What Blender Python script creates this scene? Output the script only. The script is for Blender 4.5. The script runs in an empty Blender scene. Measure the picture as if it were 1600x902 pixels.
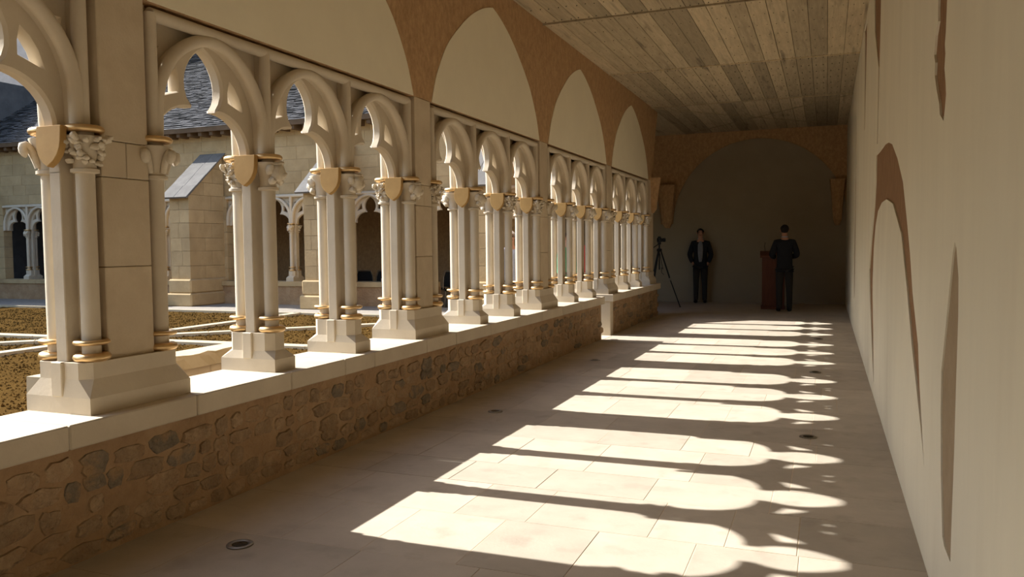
import bpy, bmesh, math, random
import numpy as np
from mathutils import Vector, Matrix, noise
from mathutils.geometry import tessellate_polygon
random.seed(7)
S = bpy.context.scene
COL = S.collection

# ------------------------------------------------------------------ camera
CAM_H = 1.4
cam_d = bpy.data.cameras.new('camera'); cam = bpy.data.objects.new('camera', cam_d); COL.objects.link(cam)
F_PX, YAW, PIT, ROL = 1249.0, 0.375, 0.053, -0.010
fw = Vector((-math.sin(YAW)*math.cos(PIT), math.cos(YAW)*math.cos(PIT), -math.sin(PIT)))
rt = Vector((math.cos(YAW), math.sin(YAW), 0)); up = rt.cross(fw)
r2 = rt*math.cos(ROL)+up*math.sin(ROL); u2 = -rt*math.sin(ROL)+up*math.cos(ROL)
M = Matrix((r2, u2, -fw)).transposed().to_4x4(); M.translation = (0, 0, CAM_H)
cam.matrix_world = M
cam_d.sensor_width = 36.0; cam_d.lens = F_PX/1600*36; cam_d.clip_start = 0.05; cam_d.clip_end = 300
S.camera = cam

# ------------------------------------------------------------------ sky, sun, exposure
SUN_DIR = Vector((1.0, 0.015, -0.725))
W = bpy.data.worlds.new('sky'); S.world = W; W.use_nodes = True
nt = W.node_tree; bg = nt.nodes['Background']
sky = nt.nodes.new('ShaderNodeTexSky'); sky.sky_type = 'NISHITA'; sky.sun_disc = False
sky.sun_elevation = math.radians(35.9); sky.sun_rotation = math.radians(270)
sky.air_density = 1.0; sky.dust_density = 1.5; sky.ozone_density = 1.0
nt.links.new(sky.outputs[0], bg.inputs[0]); bg.inputs[1].default_value = 0.165
sd = bpy.data.lights.new('sun', 'SUN'); sun = bpy.data.objects.new('sun', sd); COL.objects.link(sun)
sd.energy = 5.75; sd.angle = math.radians(0.53); sd.color = (1.0, 0.965, 0.915)
sun.location = (-20, 5, 16); sun.rotation_euler = SUN_DIR.to_track_quat('-Z', 'Y').to_euler()
S.view_settings.view_transform = 'Standard'; S.view_settings.look = 'None'
S.view_settings.gamma = 1.0; S.view_settings.use_curve_mapping = False
S.view_settings.exposure = 1.06
S.cycles.max_bounces = 16; S.cycles.diffuse_bounces = 10

# ------------------------------------------------------------------ materials
def mat(name, c1, c2=None, scale=6.0, rough=0.85, metal=0.0, bump=0.0, bscale=40.0, rnd=0.0, c3=None, s3=1.2, stretch=None, island=False, spec=0.3, f3=0.5):
    m = bpy.data.materials.new(name); m.use_nodes = True
    n = m.node_tree.nodes; l = m.node_tree.links; b = n['Principled BSDF']
    b.inputs['Roughness'].default_value = rough; b.inputs['Metallic'].default_value = metal
    b.inputs['Specular IOR Level'].default_value = spec
    tc = n.new('ShaderNodeTexCoord'); vec = tc.outputs['Object']
    geo = n.new('ShaderNodeNewGeometry'); vec = geo.outputs['Position']
    if stretch:
        mp = n.new('ShaderNodeMapping'); mp.inputs['Scale'].default_value = stretch
        l.new(vec, mp.inputs[0]); vec = mp.outputs[0]
    c2 = c2 or tuple(x*0.8 for x in c1)
    t = n.new('ShaderNodeTexNoise'); t.inputs['Scale'].default_value = scale; t.inputs['Detail'].default_value = 6; t.inputs['Roughness'].default_value = 0.65
    l.new(vec, t.inputs['Vector'])
    r = n.new('ShaderNodeValToRGB'); r.color_ramp.elements[0].position = 0.35; r.color_ramp.elements[1].position = 0.68
    r.color_ramp.elements[0].color = (*c2, 1); r.color_ramp.elements[1].color = (*c1, 1)
    l.new(t.outputs['Fac'], r.inputs[0]); out = r.outputs[0]
    if c3:
        t3 = n.new('ShaderNodeTexNoise'); t3.inputs['Scale'].default_value = s3; t3.inputs['Detail'].default_value = 4
        l.new(vec, t3.inputs['Vector'])
        r3 = n.new('ShaderNodeValToRGB'); r3.color_ramp.elements[0].position = f3; r3.color_ramp.elements[1].position = min(1, f3+0.15)
        l.new(t3.outputs['Fac'], r3.inputs[0])
        mx = n.new('ShaderNodeMix'); mx.data_type = 'RGBA'
        l.new(r3.outputs[0], mx.inputs[0]); l.new(out, mx.inputs[6]); mx.inputs[7].default_value = (*c3, 1); out = mx.outputs[2]
    if rnd:
        if island: src = geo.outputs['Random Per Island']
        else: src = n.new('ShaderNodeObjectInfo').outputs['Random']
        mr = n.new('ShaderNodeMapRange'); mr.inputs[3].default_value = 1-rnd; mr.inputs[4].default_value = 1+rnd
        l.new(src, mr.inputs[0])
        hs = n.new('ShaderNodeHueSaturation'); l.new(mr.outputs[0], hs.inputs['Value']); l.new(out, hs.inputs['Color']); out = hs.outputs[0]
    l.new(out, b.inputs['Base Color'])
    if bump:
        t2 = n.new('ShaderNodeTexNoise'); t2.inputs['Scale'].default_value = bscale; t2.inputs['Detail'].default_value = 5
        l.new(vec, t2.inputs['Vector'])
        bp = n.new('ShaderNodeBump'); bp.inputs['Strength'].default_value = bump; bp.inputs['Distance'].default_value = 0.02
        l.new(t2.outputs['Fac'], bp.inputs['Height']); l.new(bp.outputs[0], b.inputs['Normal'])
    return m

MT = {}
MT['stone'] = mat('carved_limestone', (.62, .54, .41), (.55, .47, .35), 3.0, .8, bump=.06, bscale=60, c3=(.52, .44, .32), s3=1.4, f3=.56)
MT['pier'] = mat('pier_limestone', (.62, .52, .37), (.52, .42, .29), 4.0, .85, bump=.12, bscale=70, c3=(.46, .37, .25), s3=2.0, f3=.55, rnd=.05)
MT['sill'] = mat('sill_limestone', (.58, .50, .375), (.50, .425, .315), 3.0, .8, bump=.08, bscale=50, rnd=.04)
MT['shield'] = mat('ochre_shield_stone', (.47, .29, .10), (.40, .24, .08), 9, .75)
MT['gold'] = mat('gilded_ring', (.80, .58, .30), (.68, .46, .22), 12, .38, metal=.85)
MT['carve'] = mat('white_carved_stone', (.70, .63, .50), (.56, .48, .36), 14, .85, bump=.1, bscale=90)
MT['plaster'] = mat('lunette_plaster', (.84, .77, .58), (.80, .73, .55), 2.2, .9, bump=.05, bscale=30)
MT['brown'] = mat('brown_render', (.56, .36, .185), (.40, .245, .12), 22, .95, bump=.5, bscale=60, stretch=(1, 1, .6))
MT['mortar'] = mat('ochre_mortar', (.40, .26, .14), (.32, .20, .105), 7, .95, bump=.9, bscale=22, c3=(.44, .30, .17), s3=2.5, f3=.52)
MT['rubble'] = mat('rubble_stone', (.43, .30, .175), (.28, .19, .11), 14, .95, bump=.9, bscale=38, c3=(.345, .22, .12), s3=9, f3=.50, rnd=.16)
MT['rubble_grey'] = mat('grey_rubble_stone', (.28, .22, .15), (.19, .15, .105), 18, .95, bump=.9, bscale=45, c3=(.36, .235, .125), s3=9, f3=.50, rnd=.15)
MT['flag'] = mat('flagstone', (.50, .435, .35), (.43, .375, .30), 3.5, .75, bump=.06, bscale=70, rnd=.10, c3=(.40, .345, .275), s3=5, f3=.56)
MT['joint'] = mat('floor_joint', (.58, .48, .35), (.50, .41, .30), 8, .9)
MT['rwall'] = mat('lime_plaster', (.74, .695, .55), (.69, .645, .51), 1.6, .92, bump=.10, bscale=14, stretch=(1, 1.6, .35), c3=(.66, .61, .475), s3=1.4, f3=.58)
MT['exposed'] = mat('exposed_old_render', (.37, .22, .115), (.25, .14, .07), 16, .95, bump=.9, bscale=40, stretch=(1, 2.5, .5))
MT['niche'] = mat('niche_plaster', (.36, .275, .175), (.30, .225, .14), 5, .95, bump=.2, bscale=30)
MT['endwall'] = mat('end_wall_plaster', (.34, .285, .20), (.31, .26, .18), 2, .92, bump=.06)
MT['plank'] = mat('ceiling_plank', (.50, .405, .26), (.37, .30, .19), 7, .9, bump=.25, bscale=50, stretch=(4, .35, 1), rnd=.30, c3=(.20, .16, .105), s3=2.2, f3=.60)
MT['darkwood'] = mat('dark_gap', (.05, .035, .02), None, 6, .95)
MT['nail'] = mat('nail_head', (.05, .04, .03), None, 6, .8)
MT['ashlar'] = mat('courtyard_ashlar', (.50, .37, .20), (.41, .295, .15), 3, .9, bump=.2, bscale=24, rnd=.10, c3=(.37, .265, .135), s3=1.5, f3=.56)
MT['ashlar_j'] = mat('ashlar_joint', (.55, .44, .28), None, 5, .95)
MT['cap_slate'] = mat('shade_toned_coping', (.17, .16, .145), (.13, .122, .11), 6, .9, bump=.2, rnd=.1)  # base colour darkened to stand in for eave shade on the sloping tops
MT['slate'] = mat('roof_slate', (.115, .112, .112), (.055, .054, .055), 9, .38, bump=.3, bscale=30, rnd=.85, island=True, spec=.6)
MT['rafter'] = mat('rafter_wood', (.14, .09, .05), None, 8, .9)
MT['gravel'] = mat('brown_gravel', (.115, .066, .020), (.070, .040, .012), 30, .98, bump=.9, bscale=70, c3=(.09, .052, .016), s3=5, f3=.5, spec=0)
MT['clod'] = mat('gravel_clod', (.14, .082, .024), (.085, .048, .014), 20, .98, rnd=.45, island=True, spec=0)
MT['band'] = mat('path_stone', (.50, .43, .29), (.44, .37, .245), 4, .85, rnd=.04)
MT['pave'] = mat('court_paving', (.32, .285, .24), (.26, .23, .19), 10, .95, bump=.4, bscale=50)
MT['farwall'] = mat('far_building_stone', (.26, .22, .17), (.20, .17, .13), 3, .95, bump=.2)
MT['gable'] = mat('dark_church_slate', (.12, .118, .12), (.085, .083, .085), 3, .9, bump=.2)
MT['lens'] = mat('lamp_lens', (.03, .03, .025), None, 5, .2)
MT['steel'] = mat('brushed_steel', (.30, .27, .22), None, 5, .4, metal=.8)
MT['black'] = mat('black_plastic', (.012, .012, .012), None, 5, .5)
MT['suit'] = mat('dark_navy_cloth', (.018, .019, .024), None, 40, .9)
MT['trouser'] = mat('charcoal_cloth', (.035, .032, .030), None, 40, .9)
MT['shirt'] = mat('pale_blue_shirt', (.42, .46, .55), None, 30, .85)
MT['shirt_w'] = mat('grey_shirt', (.24, .25, .27), None, 30, .85)
MT['skin'] = mat('skin', (.50, .27, .18), (.45, .23, .15), 20, .6)
MT['hair_d'] = mat('dark_hair', (.02, .015, .012), None, 60, .8)
MT['hair_w'] = mat('white_hair', (.70, .67, .62), None, 60, .8)
MT['green'] = mat('green_cloth', (.05, .30, .16), None, 30, .85)
MT['red'] = mat('red_cloth', (.42, .03, .03), None, 30, .85)
MT['lectern'] = mat('red_brown_wood', (.16, .055, .03), (.11, .035, .02), 6, .6, stretch=(6, 6, .6))
MT['shoe'] = mat('black_leather', (.012, .010, .009), None, 20, .5)

# ------------------------------------------------------------------ mesh helpers
class MB:
    def __init__(s): s.v = []; s.f = []
    def add(s, vs, fs):
        o = len(s.v); s.v += [tuple(a) for a in vs]; s.f += [tuple(i+o for i in f) for f in fs]; return s
    def box(s, x0, x1, y0, y1, z0, z1, ch=0.0):
        if ch <= 0:
            vs = [(x, y, z) for z in (z0, z1) for y in (y0, y1) for x in (x0, x1)]
            return s.add(vs, [(0, 2, 3, 1), (4, 5, 7, 6), (0, 1, 5, 4), (2, 6, 7, 3), (0, 4, 6, 2), (1, 3, 7, 5)])
        # chamfered box: 24 verts
        c = ch; vs = []; idx = {}
        for sx in (0, 1):
            for sy in (0, 1):
                for sz in (0, 1):
                    X = (x0, x1)[sx]; Y = (y0, y1)[sy]; Z = (z0, z1)[sz]
                    dx = c if sx == 0 else -c; dy = c if sy == 0 else -c; dz = c if sz == 0 else -c
                    for a, p in enumerate(((X, Y+dy, Z+dz), (X+dx, Y, Z+dz), (X+dx, Y+dy, Z))):
                        idx[(sx, sy, sz, a)] = len(vs); vs.append(p)
        I = lambda *k: idx[k]; fs = []
        for q in (0, 1):
            fs.append((I(q,0,0,0), I(q,1,0,0), I(q,1,1,0), I(q,0,1,0)))
            fs.append((I(0,q,0,1), I(1,q,0,1), I(1,q,1,1), I(0,q,1,1)))
            fs.append((I(0,0,q,2), I(1,0,q,2), I(1,1,q,2), I(0,1,q,2)))
        for a in (0, 1):
            for b in (0, 1):
                fs.append((I(a,b,0,0), I(a,b,1,0), I(a,b,1,1), I(a,b,0,1)))
                fs.append((I(a,0,b,0), I(a,1,b,0), I(a,1,b,2), I(a,0,b,2)))
                fs.append((I(0,a,b,1), I(1,a,b,1), I(1,a,b,2), I(0,a,b,2)))
        for a in (0, 1):
            for b in (0, 1):
                for d in (0, 1): fs.append((I(a,b,d,0), I(a,b,d,1), I(a,b,d,2)))
        return s.add(vs, fs)
    def loft(s, rings, cap=True):
        n = len(rings[0]); vs = [p for r in rings for p in r]; fs = []
        for k in range(len(rings)-1):
            for i in range(n):
                j = (i+1) % n; fs.append((k*n+i, k*n+j, (k+1)*n+j, (k+1)*n+i))
        if cap: fs.append(tuple(range(n-1, -1, -1))); fs.append(tuple((len(rings)-1)*n+i for i in range(n)))
        return s.add(vs, fs)
    def prism(s, poly, z0, z1):  # poly xy
        return s.loft([[(x, y, z0) for x, y in poly], [(x, y, z1) for x, y in poly]])
    def lathe(s, cx, cy, prof, n=20):
        rings = [[(cx+r*math.cos(2*math.pi*i/n), cy+r*math.sin(2*math.pi*i/n), z) for i in range(n)] for r, z in prof]
        return s.loft(rings)
    def torus(s, cx, cy, z, R, r, n=28, m=10, fl=1.0):
        rings = []
        vs = [(cx+(R+r*math.cos(2*math.pi*j/m))*math.cos(2*math.pi*i/n), cy+(R+r*math.cos(2*math.pi*j/m))*math.sin(2*math.pi*i/n), z+fl*r*math.sin(2*math.pi*j/m)) for i in range(n) for j in range(m)]
        fs = [(i*m+j, ((i+1) % n)*m+j, ((i+1) % n)*m+(j+1) % m, i*m+(j+1) % m) for i in range(n) for j in range(m)]
        return s.add(vs, fs)
    def tube(s, path, r, n=10):
        P = [Vector(p) for p in path]; rings = []
        R = r if isinstance(r, (list, tuple)) else [r]*len(P)
        t0 = (P[1]-P[0]).normalized(); a = t0.orthogonal().normalized()
        for k, p in enumerate(P):
            t = (P[min(k+1, len(P)-1)]-P[max(k-1, 0)]).normalized()
            a = (a-t*a.dot(t)).normalized(); b = t.cross(a)
            rings.append([p+R[k]*(a*math.cos(2*math.pi*i/n)+b*math.sin(2*math.pi*i/n)) for i in range(n)])
        return s.loft(rings)
    def sphere(s, c, rx, ry, rz, n=12, m=8, fn=None):
        vs = [(c[0], c[1], c[2]-rz)]
        for j in range(1, m):
            for i in range(n):
                a = 2*math.pi*i/n; b = -math.pi/2+math.pi*j/m
                vs.append((c[0]+rx*math.cos(a)*math.cos(b), c[1]+ry*math.sin(a)*math.cos(b), c[2]+rz*math.sin(b)))
        vs.append((c[0], c[1], c[2]+rz)); L = len(vs)-1; fs = []
        for i in range(n):
            j = (i+1) % n; fs.append((0, 1+j, 1+i)); fs.append((L, L-n+i, L-n+j))
            for k in range(m-2): fs.append((1+k*n+i, 1+k*n+j, 1+(k+1)*n+j, 1+(k+1)*n+i))
        if fn: vs = [fn(v) for v in vs]
        return s.add(vs, fs)
    def mesh(s, name, m, smooth=None):
        me = bpy.data.meshes.new(name); me.from_pydata(s.v, [], s.f)
        bm = bmesh.new(); bm.from_mesh(me); bmesh.ops.recalc_face_normals(bm, faces=bm.faces); bm.to_mesh(me); bm.free()
        if m: me.materials.append(m)
        if smooth is not None:
            me.polygons.foreach_set('use_smooth', [True]*len(me.polygons)); me.set_sharp_from_angle(angle=math.radians(smooth))
        return me
    def build(s, name, m, parent=None, loc=(0, 0, 0), rot=(0, 0, 0), smooth=None):
        o = bpy.data.objects.new(name, s.mesh(name, m, smooth)); COL.objects.link(o)
        o.location = loc; o.rotation_euler = rot; o.parent = parent; return o

def inst(name, me, parent=None, loc=(0, 0, 0), rot=(0, 0, 0), scale=(1, 1, 1)):
    o = bpy.data.objects.new(name, me); COL.objects.link(o); o.location = loc; o.rotation_euler = rot; o.scale = scale; o.parent = parent; return o
def tag(o, label, cat=None, group=None, kind=None):
    if label: o['label'] = label
    if cat: o['category'] = cat
    if group: o['group'] = group
    if kind: o['kind'] = kind
    return o
def struct(o, label=None):
    o['kind'] = 'structure'
    if label: o['label'] = label
    return o
def thing(name, label, cat, loc=(0, 0, 0), rz=0, group=None):
    o = bpy.data.objects.new(name, None); COL.objects.link(o); o.empty_display_size = .1
    o.location = loc; o.rotation_euler = (0, 0, rz); return tag(o, label, cat, group)
def copy_tree(o, parent=None):
    c = o.copy(); COL.objects.link(c); c.parent = parent
    for ch in list(o.children): copy_tree(ch, c)
    return c
def extrude_poly(outer, holes, x0, x1):
    """poly in (y,z) extruded along x, with holes"""
    mb = MB(); loops = [outer]+list(holes)
    flat = [p for lp in loops for p in lp]; n = len(flat)
    tri = tessellate_polygon([[Vector((0, y, z)) for y, z in lp] for lp in loops])
    vs = [(x0, y, z) for y, z in flat]+[(x1, y, z) for y, z in flat]
    fs = [tuple(t) for t in tri]+[tuple(i+n for i in reversed(t)) for t in tri]
    o = 0
    for lp in loops:
        k = len(lp)
        for i in range(k): fs.append((o+i, o+(i+1) % k, n+o+(i+1) % k, n+o+i))
        o += k
    return mb.add(vs, fs)

ORD = ['first', 'second', 'third', 'fourth', 'fifth', 'sixth', 'seventh', 'eighth', 'ninth', 'tenth', 'eleventh', 'twelfth']

# ------------------------------------------------------------------ layout numbers (metres)
XC = -3.34           # centre line of the arcade
XF = -3.20           # gallery face of the upper wall
XR = 0.41            # right wall
ZS = 0.64            # top of sill
ZB = 2.653           # underside of upper wall
ZC = 4.06            # ceiling
YE = 19.7            # end wall
T = 3.12
P = [2.77+T*k for k in range(-2, 5)]       # near shaft of each pier
ZG = 0.10            # garden level
DOOR = (11.5, 12.0)
YF = 15.3            # courtyard facade plane

# ================================================================== SETTING
# ---- floor
floor = struct(MB().box(-24, XR+.3, -7, YE+.3, -.25, -.0014).build('floor', MT['joint']), 'pale limestone flagstone floor of the gallery')
known = {3.12: [-2.45, -2.0, -1.51, -1.02, -.55, -.1], 3.73: [-2.6, -1.81, -1.41, -.785, -.427, -.11], 4.28: [-2.7, -2.11, -1.55, -.92, -.265],
         4.705: [-2.55, -1.96, -1.39, -.74, -.18], 5.41: [-2.65, -2.17, -1.5, -.912, -.46, -.05]}
ys = [1.9, 2.5, 3.12, 3.73, 4.28, 4.705, 5.41, 5.85]
rg = random.Random(3)
while ys[-1] < 16.5: ys.append(ys[-1]+rg.choice((.43, .5, .55, .62, .68)))
ys[-1] = 16.6
for k in range(len(ys)-1):
    y0, y1 = ys[k], ys[k+1]
    xs = known.get(y0)
    if not xs:
        xs = []; x = -3.1+rg.uniform(.35, .8)
        while x < XR-.3: xs.append(x); x += rg.uniform(.42, .8)
    xs = [-3.25]+xs+[XR+.02]
    for a, b in zip(xs[:-1], xs[1:]):
        dz = rg.uniform(-.0008, .0008)
        MB().box(a+.0026, b-.0026, y0+.0026, y1-.0026, -.03, dz, .0008).build('flagstone', MT['flag'], floor)
for nm, (a, b, c, d) in {'floor_front': (-3.25, XR, -7, 1.9), 'floor_end': (-24, XR, 16.6, YE)}.items():
    struct(MB().box(a, b, c+.003, d-.003, -.003, 0).build(nm, MT['flag']))

# ---- ceiling planks
ceiling = struct(MB().box(XF-.28, XR+.3, -7, YE+.3, ZC+.03, ZC+.2).build('ceiling', MT['darkwood']), 'weathered plank ceiling of the gallery')
yj = [-7, -.14, 2.98, 6.12, 9.26, 12.37, 15.66, YE]
npl = 17; wpl = (XR-XF)/npl; rg = random.Random(11); nails = MB()
for k in range(len(yj)-1):
    dz = (k % 2)*.004
    if k < 1: continue
    for i in range(npl):
        x0 = XF+i*wpl; g = rg.uniform(.0015, .004)
        MB().box(x0+g, x0+wpl-g, yj[k]+.016, yj[k+1]-.016, ZC+dz+rg.uniform(0, .004), ZC+.03, .002).build('plank', MT['plank'], ceiling)
        if k >= 2:
            y = yj[k]+.10
            while y < yj[k+1]-.05:
                for q in (.25, .75):
                    cx = x0+wpl*q+rg.uniform(-.01, .01); cy = y+rg.uniform(-.02, .02)
                    nails.lathe(cx, cy, [(.006, ZC-.0015), (.005, ZC+.008)], 6)
                y += .49
tag(nails.build('nail_heads', MT['nail'], ceiling), None, kind='stuff')
for k, y in enumerate(yj[1:-1]):
    MB().box(XF, XR, y-.036, y-.018, ZC-.012, ZC+.03).build('joint_batten', MT['plank'], ceiling)
for (a, b) in (((XF, 15.7), (XR, YE)), ((XF, YE), (XR, 15.7))):
    MB().tube([(a[0], a[1], ZC+.004), (b[0], b[1], ZC+.004)], .014, 4).build('diagonal_batten', MT['plank'], ceiling)
struct(MB().box(-24, XF, 16.0, YE, ZC, ZC+.029).build('ceiling_return', MT['plank']))
struct(MB().box(XF-.36, XR+.5, -7, 15.7, ZC+.2, ZC+.5).build('roof_slab', MT['darkwood']))
struct(MB().box(-24, XR+.5, 15.57, YE+.34, ZC+.2, ZC+.24).build('roof_slab_corner', MT['darkwood']))

# ---- upper arcade wall with pointed plaster lunettes
wall = extrude_poly([(-7, ZB), (15.78, ZB), (15.80, 2.9), (15.90, 3.3), (16.06, 3.7), (16.30, ZC+.1), (-7, ZC+.1)], [], XF-.28, XF)
wall_left = struct(wall.build('wall_left', MT['brown']), 'brown rendered wall above the arcade')
LUN = [(1.395, 2.654), (1.315, 2.86), (1.235, 3.0), (1.10, 3.185), (.975, 3.305), (.83, 3.42), (.65, 3.55), (.45, 3.667), (.25, 3.757), (.10, 3.807), (0, 3.832)]
def pointed(c):
    pts = []
    for k in range(len(LUN)-1):
        p0, p1, p2, p3 = [Vector(LUN[min(max(k+d, 0), len(LUN)-1)]) for d in (-1, 0, 1, 2)]
        for t in (0, .34, .67):
            q = .5*((2*p1)+(p2-p0)*t+(2*p0-5*p1+4*p2-p3)*t*t+(3*p1-p0-3*p2+p3)*t**3); pts.append((c+q.x, q.y))
    return pts+[(c, LUN[-1][1])]+[(2*c-y, z) for y, z in reversed(pts)]
for k in range(1, 6):
    c = P[k]+.42+1.35
    if c > 14.5: break
    extrude_poly(pointed(c), [], XF-.01, XF+.006).build('plaster_lunette', MT['plaster'], wall_left)
extrude_poly(pointed(P[0]+.42+1.35), [], XF-.01, XF+.006).build('plaster_lunette', MT['plaster'], wall_left)

# ---- parapet: rubble, two runs with a doorway between
def rubble_mesh(seed, grey):
    r = random.Random(seed); n = 12; o1 = []; o2 = []; o3 = []
    ph = [r.uniform(.74, 1.06) for _ in range(n)]; tilt = r.uniform(-.5, .5); tz = r.uniform(-.5, .5)
    for i in range(n):
        a = 2*math.pi*i/n; ca, sa = math.cos(a), math.sin(a)
        q = (abs(ca)**5+abs(sa)**5)**(-1/5)*ph[i]
        o1.append((-.3, .51*ca*q, .51*sa*q)); o2.append((.45+.4*(tilt*ca+tz*sa)+r.uniform(-.12, .12), .46*ca*q, .46*sa*q))
        o3.append((.62+.2*(tilt*ca+tz*sa)+r.uniform(-.3, .3), .25*ca*q, .25*sa*q))
    return MB().loft([o1, o2, o3]).mesh('rubble', MT['rubble_grey' if grey else 'rubble'], 32)
RM = [rubble_mesh(i, i % 5 == 0) for i in range(20)]
def parapet(y0, y1, nm, label, cap=298):
    w = struct(MB().box(XC-.19, -3.105, y0, y1, -.1, ZS-.11).build(nm, MT['mortar']), label)
    r = random.Random(int(y0*10)+5); z = .02; spots = []
    while z < ZS-.16:
        h = r.uniform(.050, .098); y = max(y0, 1.8)+r.uniform(0, .1)
        while y < y1-.12:
            f = 1+.07*max(0, y-4)
            L = r.uniform(.085, .25)*f; hh = h*r.uniform(.8, 1.15)
            if r.random() < .95: spots.append((y+L/2, z+h/2+r.uniform(-.012, .012), L, hh))
            y += L+r.uniform(.004, .018)
        z += h+.008
    spots.sort(key=lambda q: q[0]); spots = spots[:cap]
    for (y, zz, L, hh) in spots:
        inst('rubble_stone', r.choice(RM), w, (-3.107, y, zz), (r.uniform(-.10, .10), 0, 0), (r.uniform(.012, .030), L*1.03, hh*1.12))
    return w
parapet(-7, DOOR[0]-.03, 'wall_parapet', 'rubble stone parapet under the arcade sill')
parapet(DOOR[1]+.18, 15.72, 'wall_parapet_end', 'short rubble parapet beyond the garden doorway')
struct(MB().box(XC-.19, -3.10, DOOR[1]+.02, DOOR[1]+.18, -.1, ZS-.11, .006).build('wall_parapet_quoin', MT['sill']), 'smooth pale quoin block at the doorway end')
struct(MB().box(XC-.19, -3.10, DOOR[0]-.035, DOOR[0]-.02, -.1, ZS-.11).build('wall_parapet_jamb', MT['sill']), 'pale stone jamb at the doorway')
trim = bpy.data.objects.new('trim_1', None); COL.objects.link(trim); struct(trim, 'pale limestone sill slabs capping the parapet')
sj = [-7, -4, -1, 1.2, 2.49, 3.25, 4.04, 4.63, 5.01, 5.83, 6.39, 7.18, 7.91, 8.7, 9.47, 10.3, 11.0, DOOR[0]]
for a, b in list(zip(sj[:-1], sj[1:]))+[(DOOR[1], 12.9), (12.9, 13.9), (13.9, 14.8), (14.8, 15.80)]:
    MB().box(-3.545, -3.05, a+.002, b-.002, ZS-.11, ZS, .006).build('sill_slab', MT['sill'], trim)
struct(MB().box(-3.54, -3.07, DOOR[0]+.01, DOOR[1]-.01, -.1, .002).build('door_1_threshold', MT['sill']), 'worn stone threshold of the garden doorway')

# ---- right wall: plaster skin with worn-away patches over old render
holes = []
holes.append([(3.43, 2.75), (3.43, 2.3), (3.45, 2.19), (3.47, 2.15), (3.45, 2.11), (3.47, 2.06), (3.43, 2.0), (3.41, 1.95), (3.44, 1.90), (3.47, 1.86), (3.52, 1.88), (3.58, 1.90), (3.61, 1.95), (3.70, 2.02), (3.77, 2.09), (3.76, 2.14), (3.80, 2.18), (3.76, 2.25), (3.69, 2.29), (3.70, 2.35), (3.68, 2.45), (3.70, 2.75)])
arch_out = [(3.90, .40), (4.01, .56), (4.14, .73), (4.23, .91), (4.53, 1.14), (4.7, 1.34), (4.93, 1.54), (5.19, 1.75), (5.62, 1.93), (6.08, 2.07), (6.48, 2.13), (6.89, 2.16), (7.47, 2.17), (8.01, 2.19), (8.02, 1.96), (8.2, 1.74), (8.61, 1.44), (8.95, 1.13), (8.80, .88), (8.35, .45), (7.95, .12)]
arch_in = [(7.90, .14), (8.05, .5), (8.3, .91), (8.32, 1.05), (8.19, 1.35), (7.95, 1.55), (7.61, 1.67), (7.1, 1.72), (6.58, 1.72), (5.95, 1.66), (5.62, 1.56), (5.26, 1.45), (5.03, 1.28), (4.85, 1.15), (4.53, .87), (4.32, .73), (4.06, .55)]
holes.append(arch_out+arch_in)
slot = [(3.08, .29), (3.24, .29), (3.29, .31), (3.36, .52), (3.40, .76), (3.40, .91), (3.26, 1.17), (3.16, 1.36), (3.12, 1.40), (3.08, 1.38), (3.02, 1.28), (3.01, 1.15), (3.03, .92), (3.04, .70), (3.07, .42)]
holes.append(slot)
holes.append([(8.7, 4.0), (8.66, 3.76), (8.5, 3.41), (7.85, 2.95), (7.92, 2.28), (7.78, 2.27), (7.69, 2.92), (7.64, 3.2), (7.61, 3.46), (7.6, 4.0)])
holes.append([(10.9, 4.0), (10.82, 3.9), (10.62, 2.75), (10.5, 2.75), (10.26, 4.0)])
holes.append([(13.4, 3.4), (13.6, 3.3), (13.9, 1.2), (13.7, .5), (13.4, .6)])
wr = extrude_poly([(-7, -.1), (YE, -.1), (YE, ZC+.1), (-7, ZC+.1)], holes, XR, XR+.010)
wall_right = struct(wr.build('wall_right', MT['rwall']), 'lime plastered right wall with worn patches')
MB().box(XR+.009, XR+.3, -7, YE, -.1, ZC+.1).build('old_render', MT['exposed'], wall_right)
extrude_poly([(y, z) for y, z in slot], [], XR+.006, XR+.0095).build('slot_back', MT['niche'], wall_right)
# filled-in panel of the blind arch swells gently towards its foot
bl = []; fs = []
poly_in = [(3.90, .02), (4.06, .55), (4.32, .73), (4.53, .87), (4.85, 1.15), (5.26, 1.45), (5.95, 1.66), (6.58, 1.72), (7.61, 1.67), (8.19, 1.35), (8.3, .91), (8.05, .5), (7.85, .02)]
cpt = (6.1, .6); bl = [(XR-.012, *cpt)]
for s_, dx in ((.5, -.010), (.85, -.005), (1.0, .004)):
    bl += [(XR+dx, cpt[0]+(y-cpt[0])*s_, cpt[1]+(z-cpt[1])*s_) for y, z in poly_in]
m_ = len(poly_in)
for i in range(m_):
    j = (i+1) % m_; fs.append((0, 1+i, 1+j))
    for k in range(2): fs.append((1+k*m_+i, 1+k*m_+j, 1+(k+1)*m_+j, 1+(k+1)*m_+i))
MB().add(bl, fs).build('arch_infill', MT['rwall'], wall_right, smooth=60)

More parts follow.
